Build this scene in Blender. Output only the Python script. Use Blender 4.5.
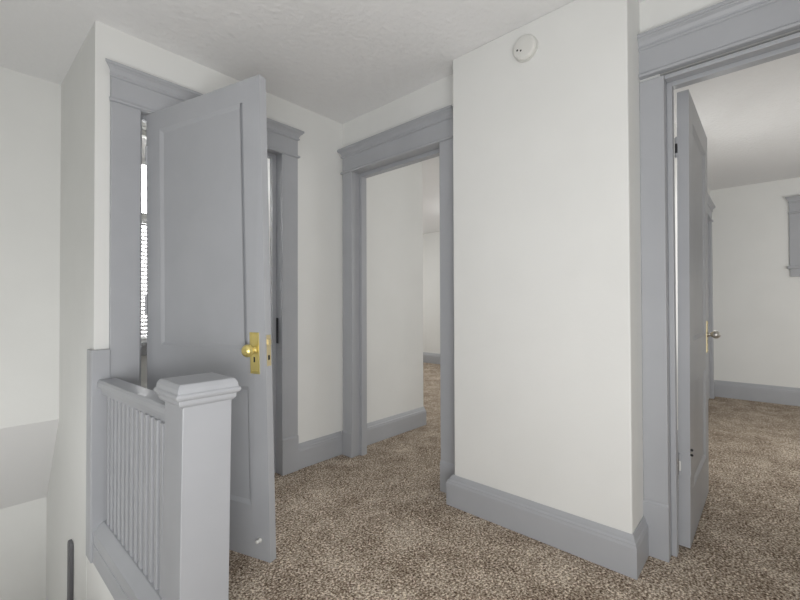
import bpy, bmesh, math, random
from mathutils import Vector, Matrix
for o in list(bpy.data.objects): bpy.data.objects.remove(o)
S = bpy.context.scene
COL = S.collection

# ------------------------------------------------------------------ camera
YAW, PITCH, ROLL, EYE, FPX = 0.73248, 0.01161, -0.003384, 1.092, 410.1
cd = bpy.data.cameras.new('camera'); cam = bpy.data.objects.new('camera', cd); COL.objects.link(cam)
F = Vector((math.cos(YAW)*math.cos(PITCH), math.sin(YAW)*math.cos(PITCH), math.sin(PITCH)))
R = Vector((math.sin(YAW), -math.cos(YAW), 0)); U = R.cross(F)
R2 = math.cos(ROLL)*R + math.sin(ROLL)*U; U2 = -math.sin(ROLL)*R + math.cos(ROLL)*U
cam.matrix_world = Matrix(((R2.x, U2.x, -F.x, 0), (R2.y, U2.y, -F.y, 0), (R2.z, U2.z, -F.z, EYE), (0, 0, 0, 1)))
cd.sensor_width = 36; cd.lens = FPX*36/800; cd.clip_start = 0.02
S.camera = cam

# ------------------------------------------------------------------ light
S.view_settings.view_transform = 'Standard'; S.view_settings.look = 'None'
S.view_settings.gamma = 1; S.view_settings.use_curve_mapping = False
S.view_settings.exposure = 0.0
W = bpy.data.worlds.new('daylight'); S.world = W; W.use_nodes = True
bg = W.node_tree.nodes['Background']
bg.inputs['Color'].default_value = (0.93, 0.96, 1.0, 1); bg.inputs['Strength'].default_value = 0.12

def area(name, loc, aim, sx, sy, power, color=(1, 1, 1)):
    l = bpy.data.lights.new(name, 'AREA'); l.shape = 'RECTANGLE'; l.size = sx; l.size_y = sy
    l.energy = power; l.color = color
    o = bpy.data.objects.new(name, l); COL.objects.link(o); o.location = loc
    o.rotation_euler = (Vector(aim)-Vector(loc)).to_track_quat('-Z', 'Y').to_euler()
    return o
area('hall_fill', (-0.25, -0.62, 0.68), (0.9, 1.0, 1.65), 1.2, 0.8, 35, (1, 0.995, 0.99))  # added fill light behind the camera, no window stands there
area('hall_high_fill', (-0.35, 0.25, 1.0), (1.2, 1.5, 1.7), 0.9, 0.9, 7.5, (1, 0.995, 0.99))  # second fill added beside the camera, without a source of its own
area('right_room_fill', (3.2, -1.8, 1.05), (6.0, -0.95, 1.0), 1.1, 1.1, 30, (1, 0.995, 0.99))  # fill added inside the right room to brighten its far wall
area('middle_room_fill', (4.6, 0.75, 1.4), (3.2, 2.7, 1.3), 1.6, 1.4, 30, (1, 0.995, 0.99))  # added fill, brightens the wall just inside the middle doorway
area('middle_room_end_fill', (4.7, 5.8, 1.5), (4.2, 3.0, 1.0), 1.6, 1.4, 20, (1, 0.995, 0.99))  # fill added to lift the far wall, the end wall behind is solid
area('stairwell_fill', (-0.4, 1.9, 0.5), (0.1, 3.5, -0.4), 0.4, 0.4, 2.5, (1, 1, 1))  # unseen fill added over the stairs, favours the lower wall over the soffit
area('stairwell_foot_fill', (-0.35, 2.6, -0.65), (-0.1, 3.6, -0.75), 0.3, 0.3, 1.5, (1, 1, 1))  # added low fill for the wall below the soffit
area('stairwell_up_fill', (-0.3, 2.0, -0.25), (0.1, 2.3, 2.4), 0.4, 0.6, 2.2, (1, 1, 1))  # added fill aimed up at the ceiling over the stairs
def point_fill(name, loc, power, r):
    l = bpy.data.lights.new(name, 'POINT'); l.energy = power; l.shadow_soft_size = r
    o = bpy.data.objects.new(name, l); COL.objects.link(o); o.location = loc
point_fill('middle_room_ceiling_fill', (4.9, 2.9, 2.1), 9, .12)  # unseen point light added to brighten the middle room ceiling
point_fill('washroom_fill', (1.9, 2.8, 2.1), 3, .1)  # added point light, brightens the washroom wall below its window
area('washroom_daylight', (1.15, 3.75, 1.5), (1.15, 2.5, 1.2), 0.9, 1.4, 30, (1, 1, 1))

# ------------------------------------------------------------------ materials
def mat(name, col, rough=0.6, metal=0.0, spec=0.5):
    m = bpy.data.materials.new(name); m.use_nodes = True
    b = m.node_tree.nodes['Principled BSDF']
    b.inputs['Base Color'].default_value = (*col, 1); b.inputs['Roughness'].default_value = rough
    b.inputs['Metallic'].default_value = metal; b.inputs['Specular IOR Level'].default_value = spec
    return m
def N(m, t, **kw):
    n = m.node_tree.nodes.new(t)
    for k, v in kw.items():
        if k in n.inputs: n.inputs[k].default_value = v
        else: setattr(n, k, v)
    return n
def L(m, a, b): m.node_tree.links.new(a, b)
def bsdf(m): return m.node_tree.nodes['Principled BSDF']
def bump(m, scale, strength, dist, detail=4):
    tc = N(m, 'ShaderNodeTexCoord'); mp = N(m, 'ShaderNodeNewGeometry')
    no = N(m, 'ShaderNodeTexNoise', Scale=scale, Detail=detail)
    L(m, mp.outputs['Position'], no.inputs['Vector'])
    bp = N(m, 'ShaderNodeBump', Strength=strength, Distance=dist)
    L(m, no.outputs['Fac'], bp.inputs['Height']); L(m, bp.outputs['Normal'], bsdf(m).inputs['Normal'])
def mottled(m, c0, c1, scale):
    g = N(m, 'ShaderNodeNewGeometry'); no = N(m, 'ShaderNodeTexNoise', Scale=scale, Detail=3)
    L(m, g.outputs['Position'], no.inputs['Vector'])
    r = N(m, 'ShaderNodeValToRGB'); r.color_ramp.elements[0].position = .35; r.color_ramp.elements[1].position = .65
    r.color_ramp.elements[0].color = (*c0, 1); r.color_ramp.elements[1].color = (*c1, 1)
    L(m, no.outputs['Fac'], r.inputs['Fac']); L(m, r.outputs['Color'], bsdf(m).inputs['Base Color'])

M_wall = mat('off_white_wall_paint', (.80, .80, .775), .7, 0, .3)
mottled(M_wall, (.785, .79, .77), (.805, .81, .79), 3); bump(M_wall, 60, .10, .004)
M_ceil = mat('textured_ceiling_paint', (.81, .81, .81), .9, 0, .2)
bump(M_ceil, 36, .6, .010, 5)
M_soffit = mat('smooth_ceiling_paint', (.78, .78, .775), .9, 0, .2)
M_trim = mat('blue_grey_gloss_paint', (.42, .432, .455), .38)
mottled(M_trim, (.412, .424, .448), (.428, .440, .464), 6); bump(M_trim, 35, .08, .003)
M_dark = mat('dark_metal', (.05, .05, .055), .5, .6)
M_brass = mat('polished_brass', (.86, .72, .28), .36, .85)
M_pale = mat('pale_worn_brass', (.72, .62, .38), .4, .8)
M_white = mat('white_plastic', (.72, .72, .69), .5)
M_hole = mat('dark_hole', (.02, .02, .02), .8)
M_rail = mat('charcoal_paint', (.13, .13, .14), .5)
M_blind = mat('white_blind', (.9, .9, .9), .6)
bsdf(M_blind).inputs['Transmission Weight'].default_value = 0.0
M_glass = mat('window_glass', (1, 1, 1), .02); bsdf(M_glass).inputs['Transmission Weight'].default_value = 1.0
M_nickel = mat('satin_nickel', (.6, .58, .54), .35, .9)

M_carpet = mat('brown_speckled_carpet', (.2, .17, .14), 1.0, 0, .1)
def carpet(m):
    g = N(m, 'ShaderNodeNewGeometry')
    n1 = N(m, 'ShaderNodeTexNoise', Scale=110, Detail=2, Roughness=.6)
    n2 = N(m, 'ShaderNodeTexNoise', Scale=5, Detail=5, Roughness=.7)
    vo = N(m, 'ShaderNodeTexVoronoi', Scale=165)
    for n in (n1, n2, vo): L(m, g.outputs['Position'], n.inputs['Vector'])
    sx = N(m, 'ShaderNodeSeparateColor'); L(m, vo.outputs['Color'], sx.inputs['Color'])
    a1 = N(m, 'ShaderNodeMath', operation='MULTIPLY_ADD'); a1.inputs[1].default_value = .24
    L(m, sx.outputs['Red'], a1.inputs[0]); L(m, n1.outputs['Fac'], a1.inputs[2])
    ad = N(m, 'ShaderNodeMath', operation='MULTIPLY_ADD'); ad.inputs[1].default_value = .38
    L(m, n2.outputs['Fac'], ad.inputs[0]); L(m, a1.outputs['Value'], ad.inputs[2])
    r = N(m, 'ShaderNodeValToRGB'); cr = r.color_ramp
    cr.elements[0].position = .55; cr.elements[0].color = (.055, .036, .024, 1)
    cr.elements[1].position = .98; cr.elements[1].color = (.90, .80, .67, 1)
    for p, c in ((.67, (.20, .142, .100, 1)), (.785, (.36, .288, .222, 1)), (.90, (.58, .495, .40, 1))):
        e = cr.elements.new(p); e.color = c
    L(m, ad.outputs['Value'], r.inputs['Fac'])
    L(m, r.outputs['Color'], bsdf(m).inputs['Base Color'])
    bp = N(m, 'ShaderNodeBump', Strength=.7, Distance=.012)
    L(m, n1.outputs['Fac'], bp.inputs['Height']); L(m, bp.outputs['Normal'], bsdf(m).inputs['Normal'])
carpet(M_carpet)

# ------------------------------------------------------------------ mesh helpers
class MB:
    def __init__(s, f=None): s.v = []; s.f = []; s.fn = f
    def add(s, vs, fs):
        n = len(s.v); s.v += [Vector(s.fn(*p)) if s.fn else Vector(p) for p in vs]
        s.f += [tuple(i+n for i in q) for q in fs]; return s
    def box(s, x0, x1, y0, y1, z0, z1):
        return s.add([(x, y, z) for z in (z0, z1) for y in (y0, y1) for x in (x0, x1)],
              [(0, 2, 3, 1), (4, 5, 7, 6), (0, 1, 5, 4), (2, 6, 7, 3), (0, 4, 6, 2), (1, 3, 7, 5)])
    def frustum(s, a, b):                     # a, b = (x0,x1,y0,y1,z)
        vs = [(x, y, r[4]) for r in (a, b) for y in r[2:4] for x in r[0:2]]
        return s.add(vs, [(0, 2, 3, 1), (4, 5, 7, 6), (0, 1, 5, 4), (2, 6, 7, 3), (0, 4, 6, 2), (1, 3, 7, 5)])
    def run(s, prof, p0, p1, out, m0=0, m1=0):   # moulding: profile (d, z) pushed from p0 to p1, ends mitred
        p0 = Vector(p0).to_2d(); p1 = Vector(p1).to_2d(); t = (p1-p0).normalized(); o = Vector(out)
        vs = []
        for (p, sg, m) in ((p0, -1, m0), (p1, 1, m1)):
            for d, z in prof:
                q = p + o*d + t*sg*m*d; vs.append((q.x, q.y, z))
        n = len(prof)
        fs = [(i, (i+1) % n, n+(i+1) % n, n+i) for i in range(n)] + [tuple(range(n))[::-1], tuple(range(n, 2*n))]
        return s.add(vs, fs)
    def sweep_poly(s, poly, h0, h1, axis):      # extrude polygon of 3-D points by vector
        n = len(poly); vs = [tuple(Vector(p)+Vector(axis)*h0) for p in poly]+[tuple(Vector(p)+Vector(axis)*h1) for p in poly]
        return s.add(vs, [tuple(range(n))[::-1], tuple(range(n, 2*n))]+[(i, (i+1) % n, n+(i+1) % n, n+i) for i in range(n)])
    def lathe(s, prof, c, ax, seg=32):           # prof (r, h) along ax from c
        a = Vector(ax).normalized(); e = a.orthogonal().normalized(); g = a.cross(e); c = Vector(c); vs = []; n = len(prof)
        for k in range(seg):
            w = 2*math.pi*k/seg; d = e*math.cos(w)+g*math.sin(w)
            vs += [tuple(c+a*h+d*max(r, 1e-4)) for r, h in prof]
        fs = [(k*n+i, ((k+1) % seg)*n+i, ((k+1) % seg)*n+i+1, k*n+i+1) for k in range(seg) for i in range(n-1)]
        fs += [tuple(k*n for k in range(seg))[::-1], tuple(k*n+n-1 for k in range(seg))]
        return s.add(vs, fs)
    def build(s, name, m, parent=None, bevel=0.0, smooth=False, seg=2):
        me = bpy.data.meshes.new(name)
        me.from_pydata([tuple(v) for v in s.v], [], s.f); me.materials.append(m)
        bm = bmesh.new(); bm.from_mesh(me)
        bmesh.ops.remove_doubles(bm, verts=bm.verts, dist=1e-6) if smooth else None
        bmesh.ops.recalc_face_normals(bm, faces=bm.faces); bm.to_mesh(me); bm.free()
        o = bpy.data.objects.new(name, me); COL.objects.link(o)
        if parent is not None:
            o.parent = parent; o.matrix_parent_inverse = Matrix.Translation(-parent.location)
        if bevel:
            b = o.modifiers.new('bevel', 'BEVEL'); b.width = bevel; b.segments = seg; b.limit_method = 'ANGLE'; b.angle_limit = math.radians(40)
            b.harden_normals = False
        if smooth:
            for p in me.polygons: p.use_smooth = True
            try:
                w = o.modifiers.new('smooth', 'WEIGHTED_NORMAL')
            except Exception: pass
        return o
def tag(o, label, cat, kind=None, group=None):
    o['label'] = label; o['category'] = cat
    if kind: o['kind'] = kind
    if group: o['group'] = group
    return o
def empty(name, loc, label, cat, kind=None):
    o = bpy.data.objects.new(name, None); COL.objects.link(o); o.location = loc; o.empty_display_size = .1
    return tag(o, label, cat, kind)
def B(*boxes, f=None):
    m = MB(f)
    for b in boxes: m.box(*b)
    return m

# ------------------------------------------------------------------ dimensions (metres)
H = 2.44
xE, yL, xM, xR, xF = .469, 2.349, 1.978, 2.078, 6.096
yBk = 3.197
T = .12
# ------------------------------------------------------------------ shell
tag(B((-1.3, 2.2, -1.7, 1.42, -.04, 0), (.4755, 2.2, 1.42, yL+.01, -.04, 0), (2.2, 6.2, -3, 6, -.04, 0), (xE+.05, 2.2, yL+.01, 6, -.04, 0))
    .build('floor', M_carpet), 'brown speckled carpet covering the landing and the rooms', 'floor', 'structure')
tag(B((-1.3, 6.2, -3, 6, H, H+.1)).build('ceiling', M_ceil), 'grey textured ceiling over the landing', 'ceiling', 'structure')
# left wall with door opening
tag(B((xE, .635, yL, yL+T, -.05, H), (1.473, xM+T, yL, yL+T, 0, H), (.635, 1.473, yL, yL+T, 2.098, H))
    .build('wall_left', M_wall), 'off-white wall around the doorway behind the open left door', 'wall', 'structure')
# stairwell
tag(B((xE, xE+.1, yL+T, 4.3, -2.8, H), (.4705, xE+.1, 1.42, yL+T, -2.8, -.05))
    .build('wall_stair_side', M_wall), 'off-white side wall of the stairwell beyond the balustrade', 'wall', 'structure')
tag(B((-.6, xE, yBk, yBk+.12, .408, H)).build('wall_stair_end', M_wall), 'off-white end wall high above the stairs', 'wall', 'structure')
tag(MB().sweep_poly([(-.6, yBk, .408), (-.6, yBk+.12, .408), (-.6, 3.75, -.19), (-.6, 3.62, -.19)], 0, 1.069, (1, 0, 0))
    .build('ceiling_stair_slope', M_soffit), 'grey sloped soffit under the stairwell end wall', 'ceiling', 'structure')
tag(B((-.6, xE, 3.62, 3.74, -2.8, -.19)).build('wall_stair_lower', M_wall), 'off-white wall below the grey sloped soffit', 'wall', 'structure')
tag(B((-.72, -.6, 1.42, 4.3, -2.8, H)).build('wall_stair_outer', M_wall), 'off-white outer wall of the stairwell', 'wall', 'structure')
st = MB()
for k in range(9):
    y0 = 1.45+.23*k; z = -.19*(k+1); st.box(-.6, xE, y0, y0+.25, z-.04, z); st.box(-.6, xE, y0, y0+.02, z, z+.15)
tag(st.build('stairs', M_carpet), 'carpeted stairs going down beside the balustrade', 'stairs', 'structure')
tag(B((-.72, xE+.1, 1.42, 4.3, -2.9, -2.8)).build('floor_lower', M_carpet), 'carpeted floor at the foot of the stairs', 'floor', 'structure')
# middle wall with door opening
tag(B((xM, xM+T, .54, 1.425, 0, H), (xM, xM+T, 2.242, yL, 0, H), (xM, xM+T, 1.425, 2.242, 2.098, H))
    .build('wall_middle', M_wall), 'off-white wall around the narrow middle doorway', 'wall', 'structure')
# chimney block
tag(MB().sweep_poly([(1.864, 1.283, 0), (xM+.01, 1.283, 0), (xM+.01, .54, 0), (xR+.01, .54, 0), (xR+.01, .418, 0), (1.858, .418, 0)], 0, H, (0, 0, 1))
    .build('wall_centre', M_wall, bevel=.006), 'off-white boxed-out wall block carrying the smoke detector', 'wall', 'structure')
# right wall with door opening
OPR0, OPR1 = .325, -.46
tag(B((xR, xR+T, OPR0+.018, .54, 0, H), (xR, xR+T, -1.7, OPR1-.018, 0, H), (xR, xR+T, OPR1-.018, OPR0+.018, 2.098, H))
    .build('wall_right', M_wall), 'off-white wall around the right-hand doorway', 'wall', 'structure')
tag(B((-1.3, xR, -1.82, -1.7, 0, H)).build('wall_near', M_wall), 'off-white wall at the near end of the landing', 'wall', 'structure')
# right room
yN = .507
CL0, CL1 = 5.08, 5.92
tag(B((xR+T, CL0-.018, yN, yN+.12, 0, H), (CL1+.018, xF, yN, yN+.12, 0, H), (CL0-.018, CL1+.018, yN, yN+.12, 2.05, H))
    .build('wall_right_room_side', M_wall), 'off-white side wall behind the open right door', 'wall', 'structure')
WY0, WY1, WZ0, WZ1 = -1.05, -.287, 1.5, 2.055
tag(B((xF, xF+.12, -3, WY0, 0, H), (xF, xF+.12, WY1, 6, 0, H), (xF, xF+.12, WY0, WY1, 0, WZ0), (xF, xF+.12, WY0, WY1, WZ1, H))
    .build('wall_far', M_wall), 'off-white far wall seen through the right and middle doorways', 'wall', 'structure')
tag(B((xR, xF+.12, -3.1, -3, 0, H)).build('wall_right_room_near', M_wall), 'off-white near wall of the right room', 'wall', 'structure')
tag(B((xR, xR+T, -3, -1.7, 0, H)).build('wall_right_room_corner', M_wall), 'off-white corner wall of the right room', 'wall', 'structure')
# middle room
tag(B((xM+T, 2.922, yL-.002, yL+T, 0, H), (2.802, 2.922, yL+T, 6, 0, H))
    .build('wall_middle_room_side', M_wall), 'off-white wall just inside the middle doorway', 'wall', 'structure')
tag(B((2.8, xF+.12, 6, 6.1, 0, H)).build('wall_middle_room_end', M_wall), 'off-white end wall of the middle room', 'wall', 'structure')
# washroom behind the left door
BX0, BX1, BZ0, BZ1 = .72, 1.5, .84, 2.32
tag(B((xE+.1, BX0, 3.2, 3.32, 0, H), (BX1, 2.802, 3.2, 3.32, 0, H), (BX0, BX1, 3.2, 3.32, 0, BZ0), (BX0, BX1, 3.2, 3.32, BZ1, H))
    .build('wall_left_room_end', M_wall), 'white wall with a window behind the open left door', 'wall', 'structure')

# ------------------------------------------------------------------ baseboards
BASE = [(0, 0), (.02, 0), (.02, .118), (.017, .128), (.017, .134), (.012, .141), (.010, .150), (.006, .160), (.004, .166), (0, .166)]
def base(name, runs, label, wide=()):
    m = MB()
    for r in runs: m.run(BASE, *r)
    for r in wide: m.run([(d*2.0, z) for d, z in BASE], *r)
    return tag(m.build(name, M_trim, bevel=.0015), label, 'baseboard', 'structure')
base('baseboard_left', [((1.575, yL), (xM-.02, yL), (0, -1))], 'blue-grey baseboard in the corner between left and middle doorways')
base('baseboard_centre', [((1.863, 1.283), (1.858, .418), (-1, 0), 2.0, 1), ((1.858, .418), (xR-.02, .418), (0, -1), 1, 0)],
     'tall blue-grey baseboard wrapping the boxed-out wall block', [((xM-.026, 1.283), (1.863, 1.283), (0, 1), 0, .5)])
base('baseboard_middle_room', [((xM+T, yL-.002), (2.922, yL-.002), (0, -1), 0, 1), ((2.922, yL), (2.922, 6), (1, 0), 1, 0)],
     'blue-grey baseboard seen through the middle doorway')
BASE2 = [(d, z*1.15) for d, z in BASE]
m = MB(); m.run(BASE2, (xF, -3), (xF, yN), (-1, 0)); m.run(BASE2, (xF, yN+.12), (xF, 6), (-1, 0))
tag(m.build('baseboard_far', M_trim, bevel=.0015), 'blue-grey baseboard along the far wall', 'baseboard', 'structure')
base('baseboard_right_room', [((xR+T, yN), (CL0-.13, yN), (0, -1))], 'blue-grey baseboard behind the open right door')

# ------------------------------------------------------------------ door casings
HEADB = [(0, 2.072), (.03, 2.072), (.034, 2.076), (.034, 2.083), (.03, 2.088), (.022, 2.089), (.022, 2.188), (.031, 2.191), (.032, 2.199), (.027, 2.203), (.029, 2.212), (.037, 2.225),
         (.047, 2.233), (.047, 2.237), (.053, 2.238), (.053, 2.252), (0, 2.252)]
def casing(name, label, f, a, b, wl, wr, depth, plz, stop_d, top=2.08, hz=0, el=1, er=1, st=.026, plinth=(True, True)):
    """f(u, w, z): u runs along the wall, w away from the wall towards the viewer; opening from a to b, jambs go back to -depth"""
    root = empty(name, f((a+b)/2, 0, 0), label, 'door casing', 'structure')
    for (u0, u1, pl) in ((a-wl, a, plinth[0]), (b, b+wr, plinth[1])):
        B((u0, u1, 0, .022, plz if pl else 0, 2.074), f=f).build('casing', M_trim, root, .003)
        if pl:
            p = MB(f); p.box(u0-.001, u1+.001, 0, .028, 0, plz-.008)
            p.add([(u0-.001, 0, plz-.008), (u1+.001, 0, plz-.008), (u1+.001, .028, plz-.008), (u0-.001, .028, plz-.008),
                   (u0, 0, plz+.001), (u1, 0, plz+.001), (u1, .022, plz+.001), (u0, .022, plz+.001)],
                  [(3, 2, 1, 0), (4, 5, 6, 7), (0, 1, 5, 4), (1, 2, 6, 5), (2, 3, 7, 6), (3, 0, 4, 7)])
            p.build('plinth_block', M_trim, root, .0015)
    hb = MB(); prof = [(d, z+hz) for d, z in HEADB]; n = len(prof); vs = []
    for (u, sg, e) in ((a-wl, -1, el), (b+wr, 1, er)):
        for d, z in prof: vs.append(f(u+sg*max(0, d-.022)*e, d, z))
    hb.add([tuple(v) for v in vs], [(i, (i+1) % n, n+(i+1) % n, n+i) for i in range(n)]+[tuple(range(n))[::-1], tuple(range(n, 2*n))])
    hb.build('head_casing', M_trim, root, .0015)
    j = 0.018
    B((a-j, a, -depth, .004, 0, top+j), f=f).build('jamb', M_trim, root, .002)
    B((b, b+j, -depth, .004, 0, top+j), f=f).build('jamb', M_trim, root, .002)
    B((a, b, -depth, .004, top, top+j), f=f).build('head_jamb', M_trim, root, .002)
    s0, s1 = stop_d
    B((a, a+st, -s1, -s0, 0, top), f=f).build('door_stop_strip', M_trim, root, .002)
    B((b-st, b, -s1, -s0, 0, top), f=f).build('door_stop_strip', M_trim, root, .002)
    B((a+st, b-st, -s1, -s0, top-st, top), f=f).build('door_stop_strip', M_trim, root, .002)
    return root
fL = lambda u, w, z: (u, yL-w, z)
fM = lambda u, w, z: (xM-w, -u, z)       # u = -y so that u grows to the right
fR = lambda u, w, z: (xR-w, -u, z)
fN = lambda u, w, z: (u, yN-w, z)
tL = casing('trim_1', 'blue-grey moulded casing around the left doorway, partly behind the open door', fL, .653, 1.455, .125, .118, T, .233, (.05, .085))
tM = casing('trim_2', 'blue-grey moulded casing around the middle doorway', fM, -2.224, -1.443, .101, .105, T, .178, (.05, .10), top=2.052, hz=-.02, er=0)
tR = casing('trim_3', 'blue-grey moulded casing around the right doorway', fR, -OPR0, -OPR1, .093, .12, T, .238, (.04, .085), top=2.062, st=.02, el=0, hz=.02)
tN = casing('trim_4', 'grey door casing at the far corner of the right room', fN, CL0, CL1, .12, .105, T, .2, (.05, .085), top=2.03, hz=-.02)
# strike plates on the jambs
s = B((1.4425, 1.4437, yL+.004, yL+.03, .845, 1.01)).build('strike_plate', M_dark, tL, .0005)
s['label'] = 'dark strike plate'
s = B((xM+.095, xM+.118, 2.2222, 2.2236, .90, .975)).build('strike_plate', M_dark, tM, .0005)
s['label'] = 'dark strike plate'

# ------------------------------------------------------------------ panel doors
def door(name, loc, label, f, Wd, z0, z1, Td, panels):
    root = empty(name, loc, label, 'door', 'structure')
    zs = sorted(panels, key=lambda p: p[2])
    s0, s1 = zs[0][0], zs[0][1]
    leaf = MB(f); leaf.box(0, s0, 0, Td, z0, z1); leaf.box(s1, Wd, 0, Td, z0, z1)
    e = [z0] + [v for p in zs for v in p[2:4]] + [z1]
    for i in range(0, len(e), 2): leaf.box(s0, s1, 0, Td, e[i], e[i+1])
    leaf.build('leaf', M_trim, root)
    for (a, b, c, d) in zs:
        B((a-.005, b+.005, (.0105), Td-.0105, c-.005, d+.005), f=f).build('panel', M_trim, root)
        q = MB(f); w = .017
        for t0, t1 in ((.001, .0104), (Td-.001, Td-.0104)):
            o = [(a, c), (b, c), (b, d), (a, d)]; i = [(a+w, c+w), (b-w, c+w), (b-w, d-w), (a+w, d-w)]
            mid = [(a+.004, c+.004), (b-.004, c+.004), (b-.004, d-.004), (a+.004, d-.004)]
            tm = t0+(t1-t0)*.2
            vs = [(x, t0, z) for x, z in o]+[(x, tm, z) for x, z in mid]+[(x, t1, z) for x, z in i]
            q.add(vs, [(k, (k+1) % 4, 4+(k+1) % 4, 4+k) for k in range(4)]+[(4+k, 4+(k+1) % 4, 8+(k+1) % 4, 8+k) for k in range(4)])
        q.build('panel_moulding', M_trim, root)
    return root
def knob_set(f, root, s, zc, side, Td, plate_m, knob_m, sw=.028, zh0=-.102, zh1=.075, knob_r=.027):
    """backplate with knob on face t=0 (side=-1) or t=Td (side=1)"""
    t0 = 0 if side < 0 else Td; sg = side
    p = MB(f); q = [t0+sg*.0002, t0+sg*.003, t0+sg*.0045]
    p.add([(s-sw, q[0], zc+zh0), (s+sw, q[0], zc+zh0), (s+sw, q[0], zc+zh1), (s-sw, q[0], zc+zh1),
           (s-sw, q[1], zc+zh0), (s+sw, q[1], zc+zh0), (s+sw, q[1], zc+zh1), (s-sw, q[1], zc+zh1),
           (s-sw+.004, q[2], zc+zh0+.006), (s+sw-.004, q[2], zc+zh0+.006), (s+sw-.004, q[2], zc+zh1-.006), (s-sw+.004, q[2], zc+zh1-.006)],
          [(0, 1, 2, 3), (8, 9, 10, 11)]+[(k, (k+1) % 4, 4+(k+1) % 4, 4+k) for k in range(4)]+[(4+k, 4+(k+1) % 4, 8+(k+1) % 4, 8+k) for k in range(4)])
    pl = p.build('backplate', plate_m, root); pl['label'] = 'brass backplate'
    c = Vector(f(s, t0+sg*.004, zc)); d = (Vector(f(s, t0+sg*.1, zc))-c).normalized()
    k = knob_r
    prof = [(.016, 0), (.016, .004), (.011, .007), (.010, .013), (.013, .017)]
    prof += [(k*math.sin(a), .015+.022-.022*math.cos(a)) for a in [math.radians(x) for x in (38, 50, 65, 80, 95, 110, 125, 140, 152, 164, 174)]]
    kn = MB().lathe(prof, c, d, 28).build('door_knob', knob_m, root, smooth=True); kn['label'] = 'round metal door knob'
    kh = MB(f); kh.box(s-.004, s+.004, t0+sg*.0046, t0+sg*.0052, zc-.052, zc-.030)
    kh.build('keyhole', M_hole, pl)
    for zz in (zc+zh0+.012, zc+zh1-.012):
        for ss in ((-.012, .012)):
            MB().lathe([(.0045, 0), (.004, .0015), (.001, .002)], f(s+ss, t0+sg*.0046, zz), d, 10).build('screw', plate_m, pl)
    return kn
# left door: swung out over the landing, slightly warped
HX, HY = .690, 2.330
def fD(s, t, z):
    a = math.radians(-72.2 - 3.7*(z/2.05))
    ux, uy = math.cos(a), math.sin(a)
    nx, ny = -uy, ux                       # towards the right (room) side
    return (HX+ux*s+nx*t-.012*z/2.05, HY+uy*s+ny*t, z - .004*s*(z/2.05))
dl = door('door_1', (HX, HY, 0), 'blue-grey two-panel door standing open beside the newel post, brass knob', fD, .788, .001, 2.055, .036,
          [(.108, .672, .90, 1.962), (.108, .686, .228, .742)])
knob_set(fD, dl, .728, .903, -1, .035, M_brass, M_brass, sw=.026)
lp = MB(fD); lp.box(.7879, .7895, .006, .030, .836, .968); lp = lp.build('latch_plate', M_pale, dl, .0006); lp['label'] = 'pale brass latch plate'
lb = MB(fD); lb.box(.789, .797, .010, .026, .925, .950); lb.build('latch_bolt', M_pale, lp, .002)
lb = MB(fD); lb.box(.789, .7905, .012, .022, .862, .882); lb.build('bolt_hole', M_hole, lp)
ds = Vector(fD(.735, -.0005, .088)); dd = (Vector(fD(.735, -.1, .088))-ds).normalized()
pg = MB().lathe([(.011, 0), (.010, .004), (.005, .006), (.005, .012), (.008, .014), (.007, .022), (.002, .024)], ds, dd, 14).build('door_stop', M_white, dl, smooth=True)
pg['label'] = 'white peg near the foot of the door'
for z in (.25, 1.05, 1.80):
    MB().lathe([(.006, 0), (.006, .09), (.004, .095)], (HX-.012, HY-.006, z), (0, 0, 1), 12).build('hinge', M_trim, dl)
# right door: swung square into the right room
DRX, DRY = 2.206, .255
def fDR(s, t, z): return (DRX+s, DRY+t+.013*(1-z/2.05), z)
dr = door('door_2', (DRX, DRY, 0), 'blue-grey two-panel door open into the right room, seen nearly edge-on', fDR, .735, .014, 2.045, .044,
          [(.115, .620, .92, 1.93), (.115, .620, .245, .73)])
knob_set(fDR, dr, .665, .92, -1, .044, M_pale, M_nickel, sw=.022, knob_r=.022)
knob_set(fDR, dr, .675, .92, 1, .044, M_pale, M_nickel)
for z in (.33, 1.75):
    h = MB(); h.box(DRX-.0012, DRX-.0002, DRY+.008, DRY+.046, z, z+.09); h.lathe([(.006, 0), (.006, .09), (.003, .094)], (DRX-.004, DRY+.048, z), (0, 0, 1), 12)
    h = h.build('hinge', M_trim, dr)
    MB().lathe([(.0045, 0), (.0045, .04), (.002, .042)], (DRX-.0105, DRY+.047, z+.02), (0, 0, 1), 10).build('hinge_pin', M_dark if z > 1 else M_white, h)
for z in (.425, .447):
    MB().lathe([(.006, 0), (.006, .001)], (DRX-.0003, DRY+.004, z), (-1, 0, 0), 10).build('screw_hole', M_hole, dr)
# closet door at the far corner
def fDN(s, t, z): return (CL0+.004+s, yN+.008+t, z)
dn = door('door_3', (CL0, yN, 0), 'closed grey door in the far corner of the right room', fDN, CL1-CL0-.008, .012, 2.022, .035,
          [(.115, .695, .92, 1.9), (.115, .695, .245, .73)])

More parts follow.
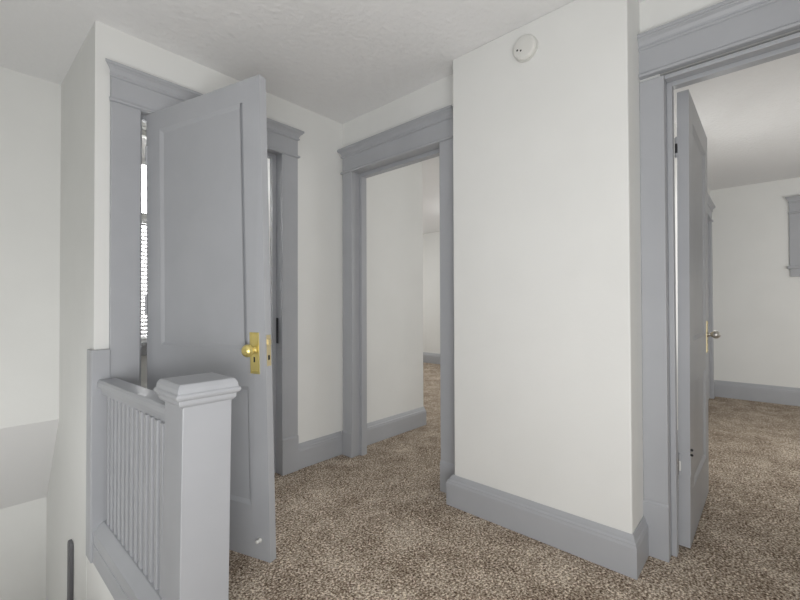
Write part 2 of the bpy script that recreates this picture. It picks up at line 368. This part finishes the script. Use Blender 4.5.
# ------------------------------------------------------------------ windows
# far window of the right room
wf = empty('window_1', (xF, (WY0+WY1)/2, WZ0), 'small window with dark grey casing high on the far wall, cut by the photo edge', 'window', 'structure')
fW = lambda u, w, z: (xF-w, -u, z)
u0, u1 = -WY1, -WY0
for (a, b) in ((u0-.115, u0), (u1, u1+.115)): B((a, b, 0, .022, WZ0-.01, WZ1), f=fW).build('casing', M_trim, wf, .002)
prof = [(d, z+WZ1-2.072) for d, z in HEADB]; n = len(prof); vs = []
for (u, sg) in ((u0-.115, -1), (u1+.115, 1)):
    for d, z in prof: vs.append(fW(u+sg*max(0, d-.022), d, z))
MB().add(vs, [(i, (i+1) % n, n+(i+1) % n, n+i) for i in range(n)]+[tuple(range(n))[::-1], tuple(range(n, 2*n))]).build('head_casing', M_trim, wf, .0015)
B((u0-.135, u1+.135, -.1, .045, WZ0-.036, WZ0-.008), f=fW).build('sill', M_trim, wf, .004)
B((u0-.112, u1+.112, 0, .02, WZ0-.122, WZ0-.036), f=fW).build('apron', M_trim, wf, .002)
B((u0, u0+.04, -.08, -.04, WZ0, WZ1), (u1-.04, u1, -.08, -.04, WZ0, WZ1), (u0+.04, u1-.04, -.08, -.04, WZ0, WZ0+.04), (u0+.04, u1-.04, -.08, -.04, WZ1-.04, WZ1), f=fW).build('sash', M_trim, wf)
B((u0+.04, u1-.04, -.064, -.058, WZ0+.04, WZ1-.04), f=fW).build('pane', M_glass, wf)
# washroom window with white blind
wb = empty('window_2', (BX0, 3.2, BZ0), 'bright window with white blind glimpsed past the hinge edge of the left door', 'window', 'structure')
fB = lambda u, w, z: (u, 3.2-w, z)
for (a, b) in ((BX0-.1, BX0), (BX1, BX1+.1)): B((a, b, 0, .02, BZ0, BZ1+.02), f=fB).build('casing', M_white, wb, .002)
B((BX0-.1, BX1+.1, 0, .022, BZ1, BZ1+.1), f=fB).build('head_casing', M_white, wb, .002)
B((BX0-.12, BX1+.12, -.1, .045, BZ0-.03, BZ0), f=fB).build('sill', M_trim, wb, .003)
B((BX0-.1, BX1+.1, 0, .018, BZ0-.09, BZ0-.03), f=fB).build('apron', M_trim, wb, .002)
B((BX0, BX1, -.08, -.04, BZ0, BZ0+.04), (BX0, BX1, -.08, -.04, BZ1-.04, BZ1), (BX0, BX0+.04, -.08, -.04, BZ0+.04, BZ1-.04), (BX1-.04, BX1, -.08, -.04, BZ0+.04, BZ1-.04), (BX0+.04, BX1-.04, -.085, -.04, 1.69, 1.74), f=fB).build('sash', M_white, wb)
B((BX0+.04, BX1-.04, -.064, -.058, BZ0+.04, BZ1-.04), f=fB).build('pane', M_glass, wb)
bl = MB(fB); k = 1.67
bl.box(BX0+.005, BX1-.005, -.035, -.005, 1.665, 1.69)
while k > BZ0+.02:
    k -= .027; bl.add([(BX0+.008, -.008, k), (BX1-.008, -.008, k), (BX1-.008, -.030, k+.02), (BX0+.008, -.030, k+.02)], [(0, 1, 2, 3)])
bl.build('blind', M_blind, wb)

# ------------------------------------------------------------------ stair balustrade
gd = empty('balustrade', (.58, 1.45, 0), 'blue-grey balustrade at the stairwell edge, square newel post and thin balusters', 'balustrade')
lean = lambda x, y, z: (x+.002+(z-.77)*.009, y-.002-(z-.77)*.010, z)
nw = MB(lean)
nw.box(.500, .658, 1.370, 1.528, 0, .772)
nw.build('newel_post', M_trim, gd, .003)
cp = MB(); X0, X1, Y0, Y1 = .500, .658, 1.370, 1.528
def ring(levels):
    vs = []; fs = []
    for i, (o, z) in enumerate(levels):
        z = .770+(z-.742)*.82; o -= .001
        vs += [(X0-o, Y0-o, z), (X1+o, Y0-o, z), (X1+o, Y1+o, z), (X0-o, Y1+o, z)]
        if i: fs += [(4*i-4+k, 4*i-4+(k+1) % 4, 4*i+(k+1) % 4, 4*i+k) for k in range(4)]
    fs += [(3, 2, 1, 0), tuple(4*(len(levels)-1)+k for k in range(4))]
    return MB().add(vs, fs)
ring([(.001, .742), (.006, .745), (.012, .752), (.014, .758), (.014, .771), (.018, .774), (.023, .778), (.026, .786), (.025, .794), (.020, .799),
      (.019, .804), (.018, .816), (.012, .829), (.008, .833)]).build('post_cap', M_trim, gd, .0015)
ya, yb = 1.528, 2.319
def cx(y): return .517+.030*(yb-y)/(yb-ya)
def prun(prof, name, mtl, parent):                # profile (dx, z) along the guard
    n = len(prof); vs = [(cx(ya)+d, ya, z) for d, z in prof]+[(cx(yb)+d, yb, z) for d, z in prof]
    return MB().add(vs, [(i, (i+1) % n, n+(i+1) % n, n+i) for i in range(n)]+[tuple(range(n))[::-1], tuple(range(n, 2*n))]).build(name, mtl, parent, .002)
prun([(-.024, .680), (.024, .680), (.026, .706), (.040, .712), (.042, .722), (.040, .738), (.034, .748), (-.034, .748), (-.040, .738), (-.042, .722), (-.040, .712), (-.026, .706)],
     'handrail', M_trim, gd)
MB().run([(-.064, 0.0), (.045, 0.0), (.045, .03), (.015, .088), (-.028, .088), (-.060, .058), (-.064, .054)], (.530, yb), (.530, ya), (1, 0)).build('shoe_rail', M_trim, gd, .002)
for k in range(13):
    y = 2.264-.0575*k; c = .521
    B((c-.014, c+.014, y-.014, y+.014, .086, .684)).build('baluster', M_trim, gd, .002)
B((.455, .529, 2.319, 2.3488, -.088, .886), (.455, .4688, 2.3488, 2.415, -.088, .886)).build('wall_board', M_trim, gd, .004)
# fascia under the floor edge (house trim)
tag(B((.464, .4700, 1.42, 2.3188, -.088, -.0005)).build('trim_5', M_trim, bevel=.002), 'blue-grey fascia board under the balustrade at the floor edge', 'trim', 'structure')
# dark rail on the stair wall
hr = MB(); c0 = Vector((.432, 2.555, 0))
pr = [(2.752, -.95), (2.752, -.185), (2.758, -.170), (2.770, -.161), (2.800, -.161), (2.812, -.170), (2.818, -.185), (2.818, -.95)]
hr.sweep_poly([(.4510, y, z) for y, z in pr], 0, .0176, (1, 0, 0))
tag(hr.build('grab_rail', M_rail, bevel=.004), 'slim dark grey upright rail fixed to the stairwell side wall', 'rail')

# ------------------------------------------------------------------ smoke detector
sx, sy, sz = 1.8607, .853, 2.315
sd = empty('smoke_detector', (sx, sy, sz), 'round white smoke detector high on the boxed-out wall block', 'smoke detector')
MB().lathe([(.059, 0), (.060, .004), (.060, .010)], (sx, sy, sz), (-1, 0, 0), 48).build('base_plate', M_white, sd)
MB().lathe([(.057, .010), (.058, .014), (.057, .024), (.053, .030), (.046, .033), (.02, .0345), (.001, .035)], (sx, sy, sz), (-1, 0, 0), 48).build('cover', M_white, sd, smooth=True)
for (dy, dz, r) in ((.030, -.008, .005), (.012, -.016, .005)):
    MB().lathe([(r, 0), (r*.8, .0012)], (sx-.0338, sy+dy, sz+dz), (-1, 0, 0), 14).build('indicator', M_hole, sd)
MB().lathe([(.010, 0), (.009, .0015)], (sx-.0335, sy+.020, sz-.034), (-1, 0, 0), 16).build('test_button', M_white, sd)
